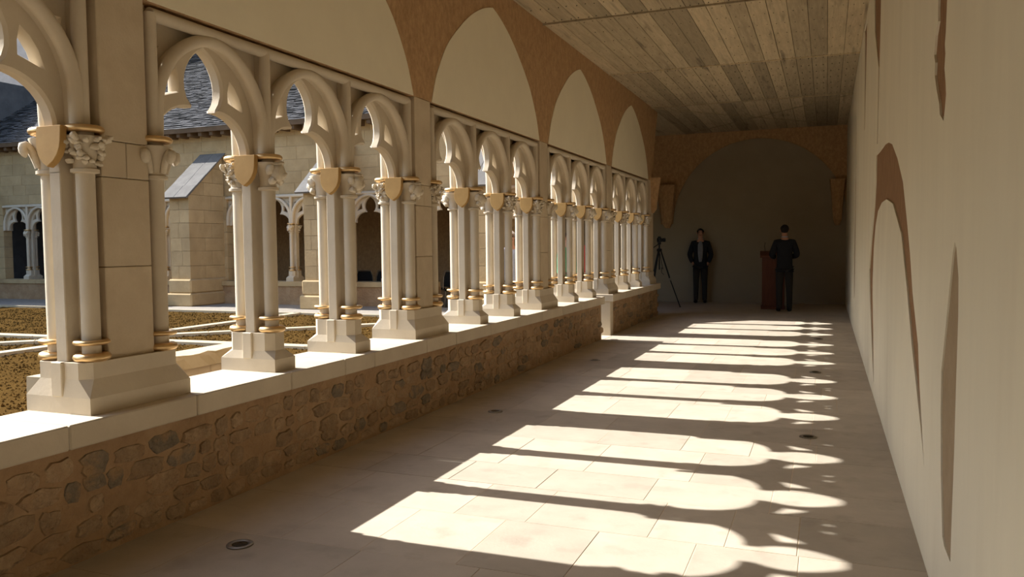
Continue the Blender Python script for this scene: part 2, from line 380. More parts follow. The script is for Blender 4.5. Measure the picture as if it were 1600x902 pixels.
# ---- end wall with big round lunette, corbels, return gallery
wb = MB().box(-24, XR+.3, YE, YE+.3, -.1, ZC+.1)
wall_back = struct(wb.build('wall_back', MT['brown']), 'dim end wall of the gallery')
def xz_plate(pts, y0, y1):
    mb = extrude_poly(pts, [], y0, y1); mb.v = [(v[1], v[0], v[2]) for v in mb.v]; return mb
arc = [(-1.52+1.97*math.cos(math.pi*i/40), 1.88+1.98*math.sin(math.pi*i/40)) for i in range(41)]
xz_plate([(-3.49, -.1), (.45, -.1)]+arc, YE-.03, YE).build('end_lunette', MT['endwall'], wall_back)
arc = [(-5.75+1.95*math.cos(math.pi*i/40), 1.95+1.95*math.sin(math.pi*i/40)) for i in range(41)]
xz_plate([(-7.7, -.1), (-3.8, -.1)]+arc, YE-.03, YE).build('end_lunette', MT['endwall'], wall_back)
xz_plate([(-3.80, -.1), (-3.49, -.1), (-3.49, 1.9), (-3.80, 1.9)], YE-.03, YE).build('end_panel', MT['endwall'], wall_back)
def corbel(name, cx, cy, d, w, z0, z1, label, dy=-1, m='brown'):
    rings = []
    for t in (0, .04, .08, .12, .25, .6, 1.0):
        z = z0+(z1-z0)*t; f = .25+.3*min(1, t/.12)+.45*max(0, (t-.12)/.88)**1.3
        ww = w*f; dd = d*f
        rings.append([(-ww/2, 0, z), (-ww/2*.9, dy*dd*.8, z), (-ww*.2, dy*dd, z), (ww*.2, dy*dd, z), (ww/2*.9, dy*dd*.8, z), (ww/2, 0, z)])
    o = MB().loft(rings).build(name, MT[m], None, (cx, cy, 0)); return o
tag(corbel('wall_corbel', -3.63, YE-.031, .26, .46, 1.80, 2.84, '', m='brown'), 'tapered brown corbel on the dark end wall', 'corbel')
tag(corbel('wall_corbel', .22, YE-.031, .2, .34, 1.80, 2.84, '', m='brown'), 'tapered corbel where end wall meets the right wall', 'corbel')
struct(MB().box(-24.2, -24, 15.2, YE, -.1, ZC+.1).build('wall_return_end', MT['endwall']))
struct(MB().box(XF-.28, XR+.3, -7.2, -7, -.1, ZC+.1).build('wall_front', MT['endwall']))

# ================================================================== ARCADE
def octa(hx, hy, c): return [(hx, -hy+c), (hx, hy-c), (hx-c, hy), (-hx+c, hy), (-hx, hy-c), (-hx, -hy+c), (-hx+c, -hy), (hx-c, -hy)]
R3 = lambda poly, z: [(x, y, z) for x, y in poly]
CORE = octa(.035, .070, .004)
SX = .112; SR = .042
ROLLP = [(-.014, .03), (.014, .03), (.014, .078)]+[(.034*math.cos(a), .105+.034*math.sin(a)) for a in [math.radians(d) for d in (-50, -20, 10, 40, 65, 90, 115, 140, 170, 200, 230)]]+[(-.014, .078)]
def sweep(path, sgn=1, prof=ROLLP):
    """profile (n,u) swept along a (y,z) path; u is depth along x"""
    rings = []
    for k, (y, z) in enumerate(path):
        a = path[max(k-1, 0)]; b = path[min(k+1, len(path)-1)]
        ty, tz = b[0]-a[0], b[1]-a[1]; L = math.hypot(ty, tz); ny, nz = -tz/L, ty/L
        rings.append([(sgn*u, y+n*ny, z+n*nz) for n, u in prof])
    return MB().loft(rings)
def blob(seed, kind):
    """carved capital ornament, sits on the outer (+x) side of a shaft capital"""
    r = random.Random(seed); mb = MB()
    def disp(v):
        n_ = noise.noise(Vector(v)*38+Vector((seed*3.1, 0, 0)))
        return (v[0]+.012*n_, v[1]+.012*noise.noise(Vector(v)*45+Vector((0, seed, 5))), v[2]+.008*n_)
    if kind == 'leaf':
        for i in range(60):
            a = r.uniform(-2.1, 2.1); z = r.uniform(.02, .145); rad = .057+.044*(z/.145)**1.5
            c = (rad*math.cos(a), rad*math.sin(a), z); s_ = r.uniform(.010, .020)
            mb.sphere(c, s_*.9, s_*1.2, s_*.8, 7, 5, disp)
    elif kind == 'hook':
        for a in (-1.2, 0.0, 1.2):
            ca, sa = math.cos(a), math.sin(a); path = []
            for t in range(11):
                q = t/10*1.55*math.pi; rr = .034
                path.append((.05*ca, .05*sa, .01+t*.0) if t == 0 else ((.062+.02*t/10+rr*(1-math.cos(q))*.55)*ca, (.062+.02*t/10+rr*(1-math.cos(q))*.55)*sa, .03+.075*min(1, t/6)+.03*math.sin(q)))
            mb.tube(path, [.017+.006*(t/10) for t in range(11)], 8)
    else:
        mb.sphere((.07, 0, .085), .048, .052, .058, 14, 10, disp)
        mb.sphere((.105, .012, .07), .022, .02, .026, 10, 8, disp)
        for sy in (-1, 1):
            mb.sphere((.055, sy*.05, .10), .03, .022, .034, 10, 7, disp)
            mb.sphere((.06, sy*.035, .035), .026, .026, .024, 10, 7, disp)
        mb.sphere((.075, 0, .14), .032, .045, .014, 10, 6, disp)
    return mb
CARVE = [blob(i, k).mesh('carving', MT['carve'], 60) for i, k in enumerate(('leaf', 'head', 'head', 'hook', 'leaf', 'head'))]
M_base = MB()
M_base.loft([R3(octa(.206, .10, 0), 0), R3(octa(.206, .10, 0), .078), R3(octa(.168, .088, .045), .128), R3(octa(.168, .088, .045), .238)])
M_base = M_base.mesh('base', MT['stone'])
M_ped = MB().box(-.034, .034, -.105, .105, .078, .24, .004).mesh('pedestal', MT['stone'])
M_core = MB().prism(CORE, .235, 1.125).mesh('core', MT['stone'])
M_shaft = MB().lathe(0, 0, [(SR, .235), (SR, 1.125)], 20).mesh('shaft', MT['stone'], 40)
M_ring_lo = MB().torus(0, 0, .258, .058, .026, fl=.8).mesh('ring', MT['gold'], 60)
M_ring_hi = MB().torus(0, 0, .328, .064, .018, fl=.7).mesh('ring', MT['gold'], 60)
M_ring_cap = MB().torus(0, 0, 1.322, .070, .020, fl=.9).mesh('ring', MT['gold'], 60)
mb = MB(); k2 = lambda f: [(x*f, y*f) for x, y in CORE]
mb.loft([R3(k2(1.0), 1.12), R3(k2(1.0), 1.16), R3(k2(1.04), 1.22), R3(k2(1.18), 1.29), R3(k2(1.18), 1.30), R3(k2(1.0), 1.305), R3(k2(1.0), 1.33)])
for sx in (-1, 1):
    mb.lathe(sx*SX, 0, [(.048, 1.118), (.062, 1.122), (.062, 1.137), (.050, 1.142), (.05, 1.18), (.060, 1.23), (.082, 1.268), (.088, 1.282), (.088, 1.288), (.046, 1.290), (.042, 1.34)], 20)
M_cap = mb.mesh('capital', MT['stone'], 40)
sh = [(-.077, .188), (.077, .188), (.077, .115), (.073, .085), (.060, .053), (.036, .024), (0, 0), (-.036, .024), (-.060, .053), (-.073, .085), (-.077, .115)]
mb = MB(); ns = len(sh)
mb.loft([[(x, .0, z) for x, z in sh], [(x, -.03, z) for x, z in sh], [(x*.97, -.033, .004+z*.97) for x, z in sh]])
M_shield = mb.mesh('shield', MT['shield'], 30)
M_up = {s_: sweep([(0, 1.33), (0, 1.97)], s_).mesh('upper_shaft', MT['stone'], 38) for s_ in (1, -1)}
def cluster(root, y=0, shield=True, carve=(0, 1), upper=True):
    inst('core', M_core, root, (0, y, 0))
    cap = inst('capital', M_cap, root, (0, y, 0))
    for i, sx in enumerate((1, -1)):
        s_ = inst('shaft', M_shaft, root, (sx*SX, y, 0))
        inst('base_ring', M_ring_lo, s_); inst('base_ring', M_ring_hi, s_)
        inst('capital_carving', CARVE[carve[i]], cap, (sx*SX, 0, 1.142), (0, 0, 0 if sx > 0 else math.pi))
        inst('capital_ring', M_ring_cap, cap, (sx*SX, 0, 0))
        if upper: inst('upper_shaft', M_up[sx], root, (0, y, 0))
    if shield: inst('shield', M_shield, root, (.03, y-.098, 1.14), (math.radians(-4), 0, 0))
def column(label, group, loc, rz=0, carve=(0, 1), shield=True):
    t = thing('clustered_column', label, 'column', loc, rz, group)
    inst('base', M_base, t); inst('base_pedestal', M_ped, t); cluster(t, 0, shield, carve); return t

# tracery panel
def tref():
    pts = [(.36, 0)]
    for i in range(1, 11):
        a = math.pi/2*i/10*.97; pts.append((.11+.25*math.cos(a), .228*math.sin(a)))
    pts += [(.093, .229), (.098, .246), (.124, .283), (.138, .325), (.141, .365), (.135, .41), (.119, .452), (.094, .492), (.062, .526), (.031, .549)]
    return pts+[(0, .568)]+[(-y, z) for y, z in reversed(pts)]
TRE = tref()
def offset(path, d, closed):
    n = len(path); out = []
    for i, (y, z) in enumerate(path):
        if closed: a = path[i-1]; b = path[(i+1) % n]
        else: a = path[max(i-1, 0)]; b = path[min(i+1, n-1)]
        ty, tz = b[0]-a[0], b[1]-a[1]; L = math.hypot(ty, tz) or 1
        out.append((y+d*tz/L, z-d*ty/L))
    return out
EY = [(.209, .425), (.198, .36), (.196, .303), (.25, .288), (.318, .259), (.285, .335), (.245, .39)]
SP = [(.400, .435), (.408, .51), (.33, .51), (.37, .48)]
def panel_mesh():
    H_ = ZB-ZS-1.32; bb = .02
    hl = [EY, [(-y, z) for y, z in EY][::-1], SP, [(-y, z) for y, z in SP][::-1]]
    def area(l): return sum(l[i][0]*l[(i+1) % len(l)][1]-l[(i+1) % len(l)][0]*l[i][1] for i in range(len(l)))/2
    hl = [h if area(h) > 0 else h[::-1] for h in hl]     # ccw
    def loops(d):
        tr = offset(TRE, d, False); tr[0] = (TRE[0][0]+d, 0); tr[-1] = (TRE[-1][0]-d, 0)
        outer = [(.45, 0), (.45, H_), (-.45, H_), (-.45, 0)]+tr[::-1]
        return [outer]+[offset(h, d*.6, True) for h in hl]
    mb = MB(); lay = [(.040, loops(.014)), (.026, loops(0)), (-.026, loops(0)), (-.040, loops(.014))]
    off = []
    for x, lps in lay:
        off.append(len(mb.v)); mb.v += [(x, y, z) for lp in lps for y, z in lp]
    for li in (0, 3):
        tri = tessellate_polygon([[Vector((0, y, z)) for y, z in lp] for lp in lay[li][1]])
        mb.f += [tuple(off[li]+i for i in t) for t in tri]
    for a in range(3):
        o = 0
        for lp in lay[0][1]:
            k = len(lp)
            for i in range(k):
                j = (i+1) % k; mb.f.append((off[a]+o+i, off[a]+o+j, off[a+1]+o+j, off[a+1]+o+i))
            o += k
    return mb.mesh('tracery_plate', MT['stone'], 30)
M_plate = panel_mesh()
def arch_curve(w_, zs_, za_):
    R_ = (w_*w_+(za_-zs_)**2)/(2*w_); oc = w_-R_
    half = [(w_+.005, 0), (w_+.002, zs_*.5)]+[(oc+R_*math.cos(a), zs_+R_*math.sin(a)) for a in [math.acos(-oc/R_)*i/14 for i in range(15)]]
    return half[:-1]+[(0, za_)]+[(-y, z) for y, z in reversed(half[:-1])]
M_roll = {1: sweep(arch_curve(.42, .15, .605), 1).mesh('roll_arch', MT['stone'], 38), -1: sweep(arch_curve(.43, .17, .668), -1).mesh('roll_arch', MT['stone'], 38)}
M_frieze = {s_: sweep([(-.45, .645), (.45, .645)], s_).mesh('frieze_roll', MT['stone'], 38) for s_ in (1, -1)}
def arch(label, loc, rz=0, group='trefoil arches of the gallery arcade'):
    t = thing('trefoil_arch', label, 'arch', loc, rz, group)
    inst('tracery_plate', M_plate, t)
    for s_ in (1, -1):
        inst('roll_arch', M_roll[s_], t); inst('frieze_roll', M_frieze[s_], t)
    return t

def pier(label, y, last=False, carve=(0, 3)):
    t = thing('square_pier', label, 'pier', (XC, y, ZS), 0, 'square piers of the gallery arcade')
    hy0, hy1 = -.10, .52
    ring = lambda hx, a, b, c, z: [(hx, a+c, z), (hx, b-c, z), (hx-c, b, z), (-hx+c, b, z), (-hx, b-c, z), (-hx, a+c, z), (-hx+c, a, z), (hx-c, a, z)]
    MB().loft([ring(.206, hy0, hy1, 0, 0), ring(.206, hy0, hy1, 0, .078), ring(.168, hy0+.012, hy1-.012, .045, .16), ring(.168, hy0+.012, hy1-.012, .045, .238)]).build('base', MT['stone'], t)
    inst('base_pedestal', M_ped, t)
    if not last: inst('base_pedestal', M_ped, t, (0, .42, 0))
    cluster(t, 0, True, carve)
    if not last: cluster(t, .42, False, (carve[1], carve[0]))
    a, b = .068, .352
    f0 = -.14; f1 = .14
    for z0, z1, c in ((.236, .68, 0), (.68, 1.11, 0), (1.285, ZB-ZS, 0)):
        MB().box(f0, f1, a, b, z0+.0015, z1-.0015, .004).build('stone_block', MT['pier'], t)
    MB().box(f0, f1, a, .215, 1.1115, 1.2835, .004).build('stone_block', MT['pier'], t)
    MB().box(f0, f1, .218, b, 1.1115, 1.2835, .004).build('stone_block', MT['pier'], t)
    MB().box(-.075, .075, .0, .42 if not last else .36, .236, ZB-ZS-.001).build('web', MT['stone'], t)
    if last:
        MB().box(f0, f1, b, .54, .236, ZB-ZS, .004).build('corner_block', MT['pier'], t)
    return t

pier_words = {0: 'square stone pier just behind the camera, out of view on the left', 1: 'square stone pier behind the nearest one, out of view on the left',
              2: 'large square stone pier nearest the camera at the left edge', 3: 'second square stone pier from the left, right of two columns',
              4: 'third square stone pier from the left along the arcade', 5: 'fourth square stone pier, on the pale block beyond the garden doorway', 6: 'far corner pier at the end of the arcade beside the tripod'}
far = ['nearest', 'second', 'third', 'fourth', 'fifth']
col_i = 0; arc_i = 0
cvs = [(1, 2), (2, 1), (5, 0), (0, 5), (4, 1), (1, 4), (2, 5), (5, 2), (0, 1), (1, 0), (2, 4), (4, 2)]
for k in range(len(P)):
    pier(pier_words[k], P[k], last=(k == 6), carve=((0, 3) if k % 2 == 0 else (1, 4)))
    if k == 6: break
    hidden = k < 2
    for j in (1, 2):
        y = P[k]+.42+.9*j
        if hidden: lb = f'clustered stone column left of the view, {ORD[(1-k)*2+2-j]} from the nearest visible pier'
        else:
            lb = f'slender clustered column with ochre shield, {ORD[col_i]} of eight counted from the nearest pier'; col_i += 1
        column(lb, 'clustered columns of the gallery arcade', (XC, y, ZS), 0, cvs[(2*k+j) % len(cvs)])
    for j in range(3):
        y = P[k]+.42+.45+.9*j
        if hidden and not (k == 1 and j == 2): lb = f'trefoil arch left of the view, {ORD[(1-k)*3+2-j]} from the nearest visible pier'
        elif hidden: lb = 'cropped trefoil stone arch left of the nearest pier, at the left edge'
        else:
            lb = f'trefoil stone arch with pierced eyelets, {ORD[arc_i]} to the right of the nearest pier'; arc_i += 1
        arch(lb, (XC, y, ZS+1.32))
tag(corbel('springer_corbel', XC+.14, 15.66, .17, .26, 2.02, ZB+.05, '', m='brown'), 'tapered tan springer corbel on the far corner pier', 'corbel').rotation_euler = (0, 0, math.radians(90))

# ================================================================== COURTYARD
ground = struct(MB().box(-24, -3.53, -8, YF-.1, -.4, ZG-.03).build('ground_garden', MT['gravel']), 'brown gravel of the cloister garden')
# lumpy gravel skin
nx, ny = 150, 170; gx = np.linspace(-18, -3.53, nx); gy = np.linspace(1.5, 13.1, ny); vs = []
for y in gy:
    for x in gx: vs.append((x, y, ZG-.012+.018*noise.noise(Vector((x*5, y*5, 0)))+.012*noise.noise(Vector((x*16, y*16, 3)))))
fs = [(j*nx+i, j*nx+i+1, (j+1)*nx+i+1, (j+1)*nx+i) for j in range(ny-1) for i in range(nx-1)]
tag(MB().add(vs, fs).build('gravel_bed', MT['gravel'], ground, smooth=80), None, kind='stuff')
rg = np.random.default_rng(5); N = 42000
px_ = rg.uniform(-17, -3.6, N); py_ = rg.uniform(2.0, 13.0, N); sz = rg.gamma(2.0, .0035, N)+.006
base = np.array([(1, 0, 0), (0, 1, 0), (-1, 0, 0), (0, -1, 0), (0, 0, .8), (0, 0, -.8)], float)
bf = [(0, 1, 4), (1, 2, 4), (2, 3, 4), (3, 0, 4), (1, 0, 5), (2, 1, 5), (3, 2, 5), (0, 3, 5)]
ang = rg.uniform(0, 6.28, N); V_ = base[None]*rg.uniform(.6, 1.3, (N, 6, 1))*sz[:, None, None]
c_, s_ = np.cos(ang)[:, None], np.sin(ang)[:, None]
X_ = V_[..., 0]*c_-V_[..., 1]*s_+px_[:, None]; Y_ = V_[..., 0]*s_+V_[..., 1]*c_+py_[:, None]; Z_ = V_[..., 2]+ZG-.008
allv = np.stack([X_, Y_, Z_], -1).reshape(-1, 3); allf = (np.arange(N)[:, None, None]*6+np.array(bf)[None]).reshape(-1, 3)
me = bpy.data.meshes.new('clods'); me.from_pydata(allv.tolist(), [], allf.tolist()); me.materials.append(MT['clod'])
tag(inst('gravel_clods', me, ground), None, kind='stuff')
# radiating stone bands
CEN = (-9.86, 8.53)
def band(p0, p1, w, label):
    a = Vector((*p0, 0)); b = Vector((*p1, 0)); d = (b-a); L = d.length; ang = math.atan2(d.y, d.x); n = max(1, int(L/1.1))
    t = thing('stone_path_band', label, 'path band', (a.x, a.y, ZG), ang)
    for i in range(n):
        MB().box(L*i/n+.003, L*(i+1)/n-.003, -w/2, w/2, -.05, .03, .004).build('path_slab', MT['band'], t)
band((-9.66, 1.5), (-9.72, 13.2), .20, 'pale stone band crossing the gravel lengthwise')
band((-17.0, 8.35), (-3.9, 8.78), .20, 'pale stone band crossing the gravel from side to side')
band((-14.5, 3.9), (-5.6, 13.0), .20, 'pale diagonal stone band across the brown gravel')
# bench
b = thing('stone_bench', 'low rough pale stone bench in the garden right of the nearest pier', 'bench', (-5.18, 5.05, ZG))
r = random.Random(2); ring = []
n = 22; rows = []
for i in range(n+1):
    y = -1.05+2.1*i/n; j1, j2 = r.uniform(-.014, .014), r.uniform(-.02, .02)
    rows.append([(-.13, y, .28), (-.13+j1*.4, y, .405), (.12+j1, y, .40+j2*.4), (.125+j2*.5, y, .37+j1*.5), (.13, y, .28)])
MB().loft(rows).build('seat_slab', MT['band'], b)
for s_ in (-.7, .7): MB().box(-.11, .11, s_-.18, s_+.18, 0, .28, .01).build('support', MT['sill'], b)
MB().box(-.09, .10, -.55, .55, 0, .28).build('core', MT['sill'], b)
# paving strip before the far facade
struct(MB().box(-24, -3.53, 13.1, YF, -.4, ZG+.005).build('ground_paving', MT['pave']), 'grey gravelled walk along the far side of the garden')
struct(MB().box(-24, -3.53, 13.06, 13.14, 0, ZG+.03).build('trim_2', MT['band']), 'pale kerb between gravel and walk')

# ---- facade across the garden (wing at right angles)
fac = struct(MB().box(-24, -3.5, YF+.10, YF+.27, ZB, 4.25).build('wall_courtyard', MT['ashlar_j']), 'sandy ashlar wall across the garden')
rg = random.Random(21); z = ZB+.01
while z < 4.2:
    h = min(rg.choice((.24, .27, .30)), 4.25-z)
    if h < .1: break
    x = -21.6+rg.uniform(0, .4)
    while x < -4.0:
        L = rg.uniform(.42, .85)
        MB().box(x+.004, x+L-.004, YF+.090+rg.uniform(0, .003), YF+.11, z+.004, z+h-.004, .002).build('ashlar_block', MT['ashlar'], fac)
        x += L
    z += h
fpar = struct(MB().box(-24, -7.85, YF-.12, YF+.40, -.1, ZS-.11).build('wall_courtyard_parapet', MT['mortar']), 'rough parapet under the far arcade')
struct(MB().box(-7.0, -3.5, YF-.12, YF+.40, -.1, ZS-.11).build('wall_courtyard_parapet_end', MT['mortar']))
for a, b_ in ((-24, -7.83), (-7.02, -3.56)):
    x = a
    while x < b_-.2:
        L = min(1.1, b_-x); MB().box(x+.003, x+L-.003, YF-.16, YF+.34, ZS-.11, ZS, .005).build('sill_slab', MT['ashlar'], fpar); x += L
AX = []
bx = [(-17.75, -17.2), (-13.98, -13.42), (-10.32, -9.84), (-6.62, -6.08)]
far_arch = [-20.5, -19.6, -18.7, -16.65, -15.7, -14.8, -12.88, -11.95, -11.02, -9.43, -8.5, -7.57, -5.6, -4.65]
fcol = [-20.05, -19.15, -16.2, -15.25, -12.41, -11.49, -8.97, -8.04, -5.12]
for i, x in enumerate(far_arch):
    a_ = arch(f'small shaded trefoil arch across the garden, {ORD[i] if i < 12 else ["thirteenth", "fourteenth", "fifteenth"][i-12]} from the left end', (x, YF+.14, ZS+1.32), math.radians(-90), 'trefoil arches of the far arcade')
    a_.scale = (1, 1.03, 1)
for i, x in enumerate(fcol):
    column(f'small shaded column across the garden, {ORD[i]} from the left end', 'columns of the far arcade', (x, YF+.14, ZS), math.radians(-90), cvs[i % 12], shield=False)
for i, (x0, x1) in enumerate([(-21.3, -20.97), (-18.28, -17.09), (-14.36, -13.33), (-10.57, -9.89), (-7.12, -6.05)]):
    t = thing('wall_pier', f'ashlar wall pier of the far arcade, {ORD[i]} from the left end', 'pier', ((x0+x1)/2, YF+.13, ZS), 0, 'wall piers of the far arcade')
    w2 = (x1-x0)/2; z = 0; k = 0
    while z < ZB-ZS-.01:
        h = min(.29, ZB-ZS-z); MB().box(-w2, w2, -.11, .14, z+.002, z+h-.002, .004).build('stone_block', MT['ashlar'], t); z += h
lab_b = ['stepped ashlar buttress hidden behind the nearest pier', 'sunlit ashlar buttress with sloping slate top right of the nearest pier', 'ashlar buttress with sloping top between the first two columns', 'pale ashlar buttress glimpsed beyond the second pier']
for i, (x0, x1) in enumerate(bx):
    cx = (x0+x1)/2; w2 = (x1-x0)/2; y0 = 14.2-YF; y1 = .05
    t = thing('stone_buttress', lab_b[i], 'buttress', (cx, YF, ZG), 0, 'buttresses of the garden facade')
    MB().box(-w2-.09, w2+.09, y0-.10, y1, 0, .30, .03).build('plinth', MT['ashlar'], t)
    MB().box(-w2-.05, w2+.05, y0-.06, y1, .30, .62, .03).build('plinth', MT['ashlar'], t)
    z = .62; k = 0; rg = random.Random(i)
    top = lambda y: 2.55+(y-y0)/(y1-y0)*1.0
    while z < 3.5:
        h = min(.30+.04*(k % 2), 3.55-z)
        # blocks follow the slope at the top
        ya = y0 if z+h <= 2.56 else y0+(y1-y0)*(z+h-2.55)/1.0
        ya2 = y0 if z <= 2.55 else y0+(y1-y0)*(z-2.55)/1.0
        sp = [-w2, w2*rg.uniform(-.3, .3), w2]
        ycut = y0+(y1-y0)*(.42+.2*(k % 2))
        for (xa, xb) in zip(sp[:-1], sp[1:]):
            segs = [(ya, ya2, max(ycut, ya+.05)), (max(ycut, ya+.05), max(ycut, ya+.05), y1)]
            for (tp, bt, ye) in segs:
                if ye-tp < .04: continue
                g = .003
                MB().loft([[(xa+g, bt+g, z+g), (xb-g, bt+g, z+g), (xb-g, ye-g, z+g), (xa+g, ye-g, z+g)], [(xa+g, tp+g, z+h-g), (xb-g, tp+g, z+h-g), (xb-g, ye-g, z+h-g), (xa+g, ye-g, z+h-g)]]).build('stone_block', MT['ashlar'], t)
        z += h; k += 1
    sl = math.atan2(1.0, y1-y0); L = math.hypot(1.0, y1-y0)+.18
    cp = bpy.data.objects.new('coping', None); COL.objects.link(cp); cp.parent = t; cp.location = (0, y0, 2.56); cp.rotation_euler = (sl, 0, 0)
    for q in range(4):
        for (xa, xb) in ((-w2-.11, .02*(q % 2)-.0), (.02*(q % 2), w2+.09)):
            MB().box(xa+.002, xb-.002, -.18+L*q/4+.002, -.18+L*(q+1)/4-.002, 0, .045-.006*q, .004).build('coping_slab', MT['cap_slate'], cp)
# ---- slate roof over that wing
roof = thing('slate_roof', 'dark slate roof of the wing across the garden', 'roof', (-13, YF-.2, 4.22))
pit = math.radians(34.5); Lr = 6.1
MB().loft([[(-11, 0, 0), (9.6, 0, 0), (9.6, 0, .04), (-11, 0, .04)], [(-11, Lr*math.cos(pit), Lr*math.sin(pit)), (9.6, Lr*math.cos(pit), Lr*math.sin(pit)), (9.6, Lr*math.cos(pit), Lr*math.sin(pit)+.04), (-11, Lr*math.cos(pit), Lr*math.sin(pit)+.04)]]).build('roof_deck', MT['rafter'], roof)
rg = np.random.default_rng(9); sv = []; sf = []
row = .105; nr = int(Lr/row)
for k in range(nr):
    x = -11+rg.uniform(-.2, 0); s0 = k*row
    while x < 9.5:
        w = rg.uniform(.15, .28); lift = .030+rg.uniform(0, .012); y_a = s0-.012+rg.uniform(-.010, .010); L_ = row*1.9
        o = len(sv)
        for (dx, ds, hh) in ((0, y_a, lift+.055), (w-.005, y_a, lift+.055), (w-.005, y_a+L_, lift+.012), (0, y_a+L_, lift+.012), (0, y_a, lift+.040), (w-.005, y_a, lift+.040)):
            sv.append((x+dx, ds*math.cos(pit)-hh*math.sin(pit), ds*math.sin(pit)+hh*math.cos(pit)))
        sf += [(o, o+1, o+2, o+3), (o+4, o+5, o+1, o), (o, o+3, o+4), (o+1, o+5, o+2)]
        x += w
me = bpy.data.meshes.new('slates'); me.from_pydata(sv, [], sf); me.materials.append(MT['slate'])
tag(inst('slates', me, roof), None, kind='stuff')
x = -10.8
while x < 9.3:
    MB().box(x, x+.10, -.02, .5, -.14, -.01, .004).build('rafter_end', MT['rafter'], roof); x += .33
MB().box(-11, 9.6, -.06, -.02, -.05, .06).build('eaves_board', MT['rafter'], roof)
# ---- masses beyond: wing behind the roof, left wing, steep church gable
struct(MB().box(-45, 6, YE+.35, YE+6, 0, 13).build('wall_back_building', MT['farwall']), 'tall shaded building behind the slate roof')
gable = extrude_poly([(13.2, 0), (13.2, 6.3), (17.2, 6.3), (19.0, 11.0), (20.0, 12.6), (20.0, 0)], [], -34, -22.3)
tag(gable.build('church_gable', MT['gable']), 'steep shaded church gable rising at the far left of the garden', 'building')
struct(MB().loft([[(-23.2, -9, 0), (-23.2, -9, 4.2), (-27.6, -9, 7.2), (-27.6, -9, 0)], [(-23.2, 13.1, 0), (-23.2, 13.1, 4.2), (-27.6, 13.1, 7.2), (-27.6, 13.1, 0)]]).build('wall_left_wing', MT['farwall']), 'wing along the left side of the garden')

# ================================================================== FITTINGS AND PEOPLE
M_bez = MB().lathe(0, 0, [(.062, -.004), (.062, .004), (.056, .007), (.040, .006), (.036, .003), (.036, -.004)], 28).mesh('bezel', MT['steel'], 40)
M_len = MB().lathe(0, 0, [(.036, -.004), (.036, .0045), (.02, .0065), (.001, .007)], 24).mesh('lens', MT['lens'], 60)
for x, y, lb in ((-2.57, 2.98, 'round recessed floor light nearest the camera, below the rubble parapet'), (-2.60, 6.19, 'round recessed floor light in the shade left of the sun stripes, second from the camera'),
                 (-2.61, 9.38, 'round recessed floor light, farthest one beside the parapet'), (-.11, 6.09, 'round recessed floor light near the right wall between sun patches'),
                 (-.10, 9.2, 'round recessed floor light near the right wall, farther away'), (-.10, 12.45, 'round recessed floor light near the right wall, farthest away')):
    t = thing('floor_uplight', lb, 'floor light', (x, y, .001), 0, 'recessed floor lights')
    inst('bezel', M_bez, t); inst('lens', M_len, t)

# camera tripod
tp = thing('camera_tripod', 'black photo tripod standing beyond the end of the parapet', 'tripod', (-3.43, 17.6, 0))
hub = Vector((0, 0, 1.28))
for fx, fy in ((.40, .33), (-.36, .30), (-.14, -.46)):
    f = Vector((fx, fy, .012)); mid = hub.lerp(f, .52)
    lg = MB().tube([hub+Vector((fx*.06, fy*.06, 0)), mid], .017, 8).tube([hub.lerp(f, .5), f], .012, 8).build('leg', MT['black'], tp)
    MB().tube([hub.lerp(f, .49), hub.lerp(f, .53)], .022, 8).build('leg_clamp', MT['steel'], lg)
    MB().sphere(tuple(f), .018, .018, .014, 8, 6).build('rubber_foot', MT['black'], lg)
MB().lathe(0, 0, [(.05, 1.25), (.06, 1.28), (.05, 1.31), (.018, 1.32), (.018, 1.40), (.036, 1.41), (.036, 1.45), (.02, 1.455)], 14).build('head', MT['black'], tp)
MB().tube([(0, 0, 1.25), (0, 0, .85)], .014, 8).build('centre_column', MT['black'], tp)
MB().tube([(.0, 0, 1.42), (-.10, -.12, 1.34)], .009, 6).build('pan_handle', MT['black'], tp)
MB().tube([(.02, -.02, 1.2), (.06, -.06, 1.0), (.09, -.05, .86), (.05, -.03, .9), (.07, -.08, .78), (.11, -.06, .74)], .007, 6).build('strap', MT['black'], tp)
cm = thing('photo_camera', 'black photo camera mounted on the tripod', 'camera', (-3.43, 17.6, 1.456), math.radians(-60))
MB().box(-.07, .07, -.035, .035, 0, .095, .012).build('camera_body', MT['black'], cm)
MB().box(-.025, .025, -.03, .03, .09, .125, .008).build('viewfinder', MT['black'], cm)
ln = MB().lathe(0, 0, [(.036, 0), (.038, .05), (.042, .055), (.042, .10), (.036, .104)], 18).build('lens_barrel', MT['black'], cm, (0, .03, .045), (math.radians(-90), 0, 0), smooth=40)

# lectern
lc = thing('lectern', 'red-brown wooden lectern in front of the man in the dark suit', 'lectern', (-1.06, 18.0, 0), math.radians(4))
MB().box(-.25, .25, -.18, .20, 0, .06, .006).build('foot', MT['lectern'], lc)
MB().box(-.23, .23, -.16, .18, .06, 1.10, .006).build('body', MT['lectern'], lc)
MB().loft([[(-.27, -.22, 1.10), (.27, -.22, 1.10), (.27, .22, 1.10), (-.27, .22, 1.10)], [(-.27, -.22, 1.14), (.27, -.22, 1.14), (.27, .22, 1.24), (-.27, .22, 1.24)]]).build('top', MT['lectern'], lc)
MB().box(-.19, .19, -.166, -.158, .14, 1.02).build('panel', MT['lectern'], lc)
MB().tube([(-.17, .15, 1.22), (-.18, .1, 1.36), (-.17, 0, 1.42)], .006, 6).build('microphone', MT['black'], lc)

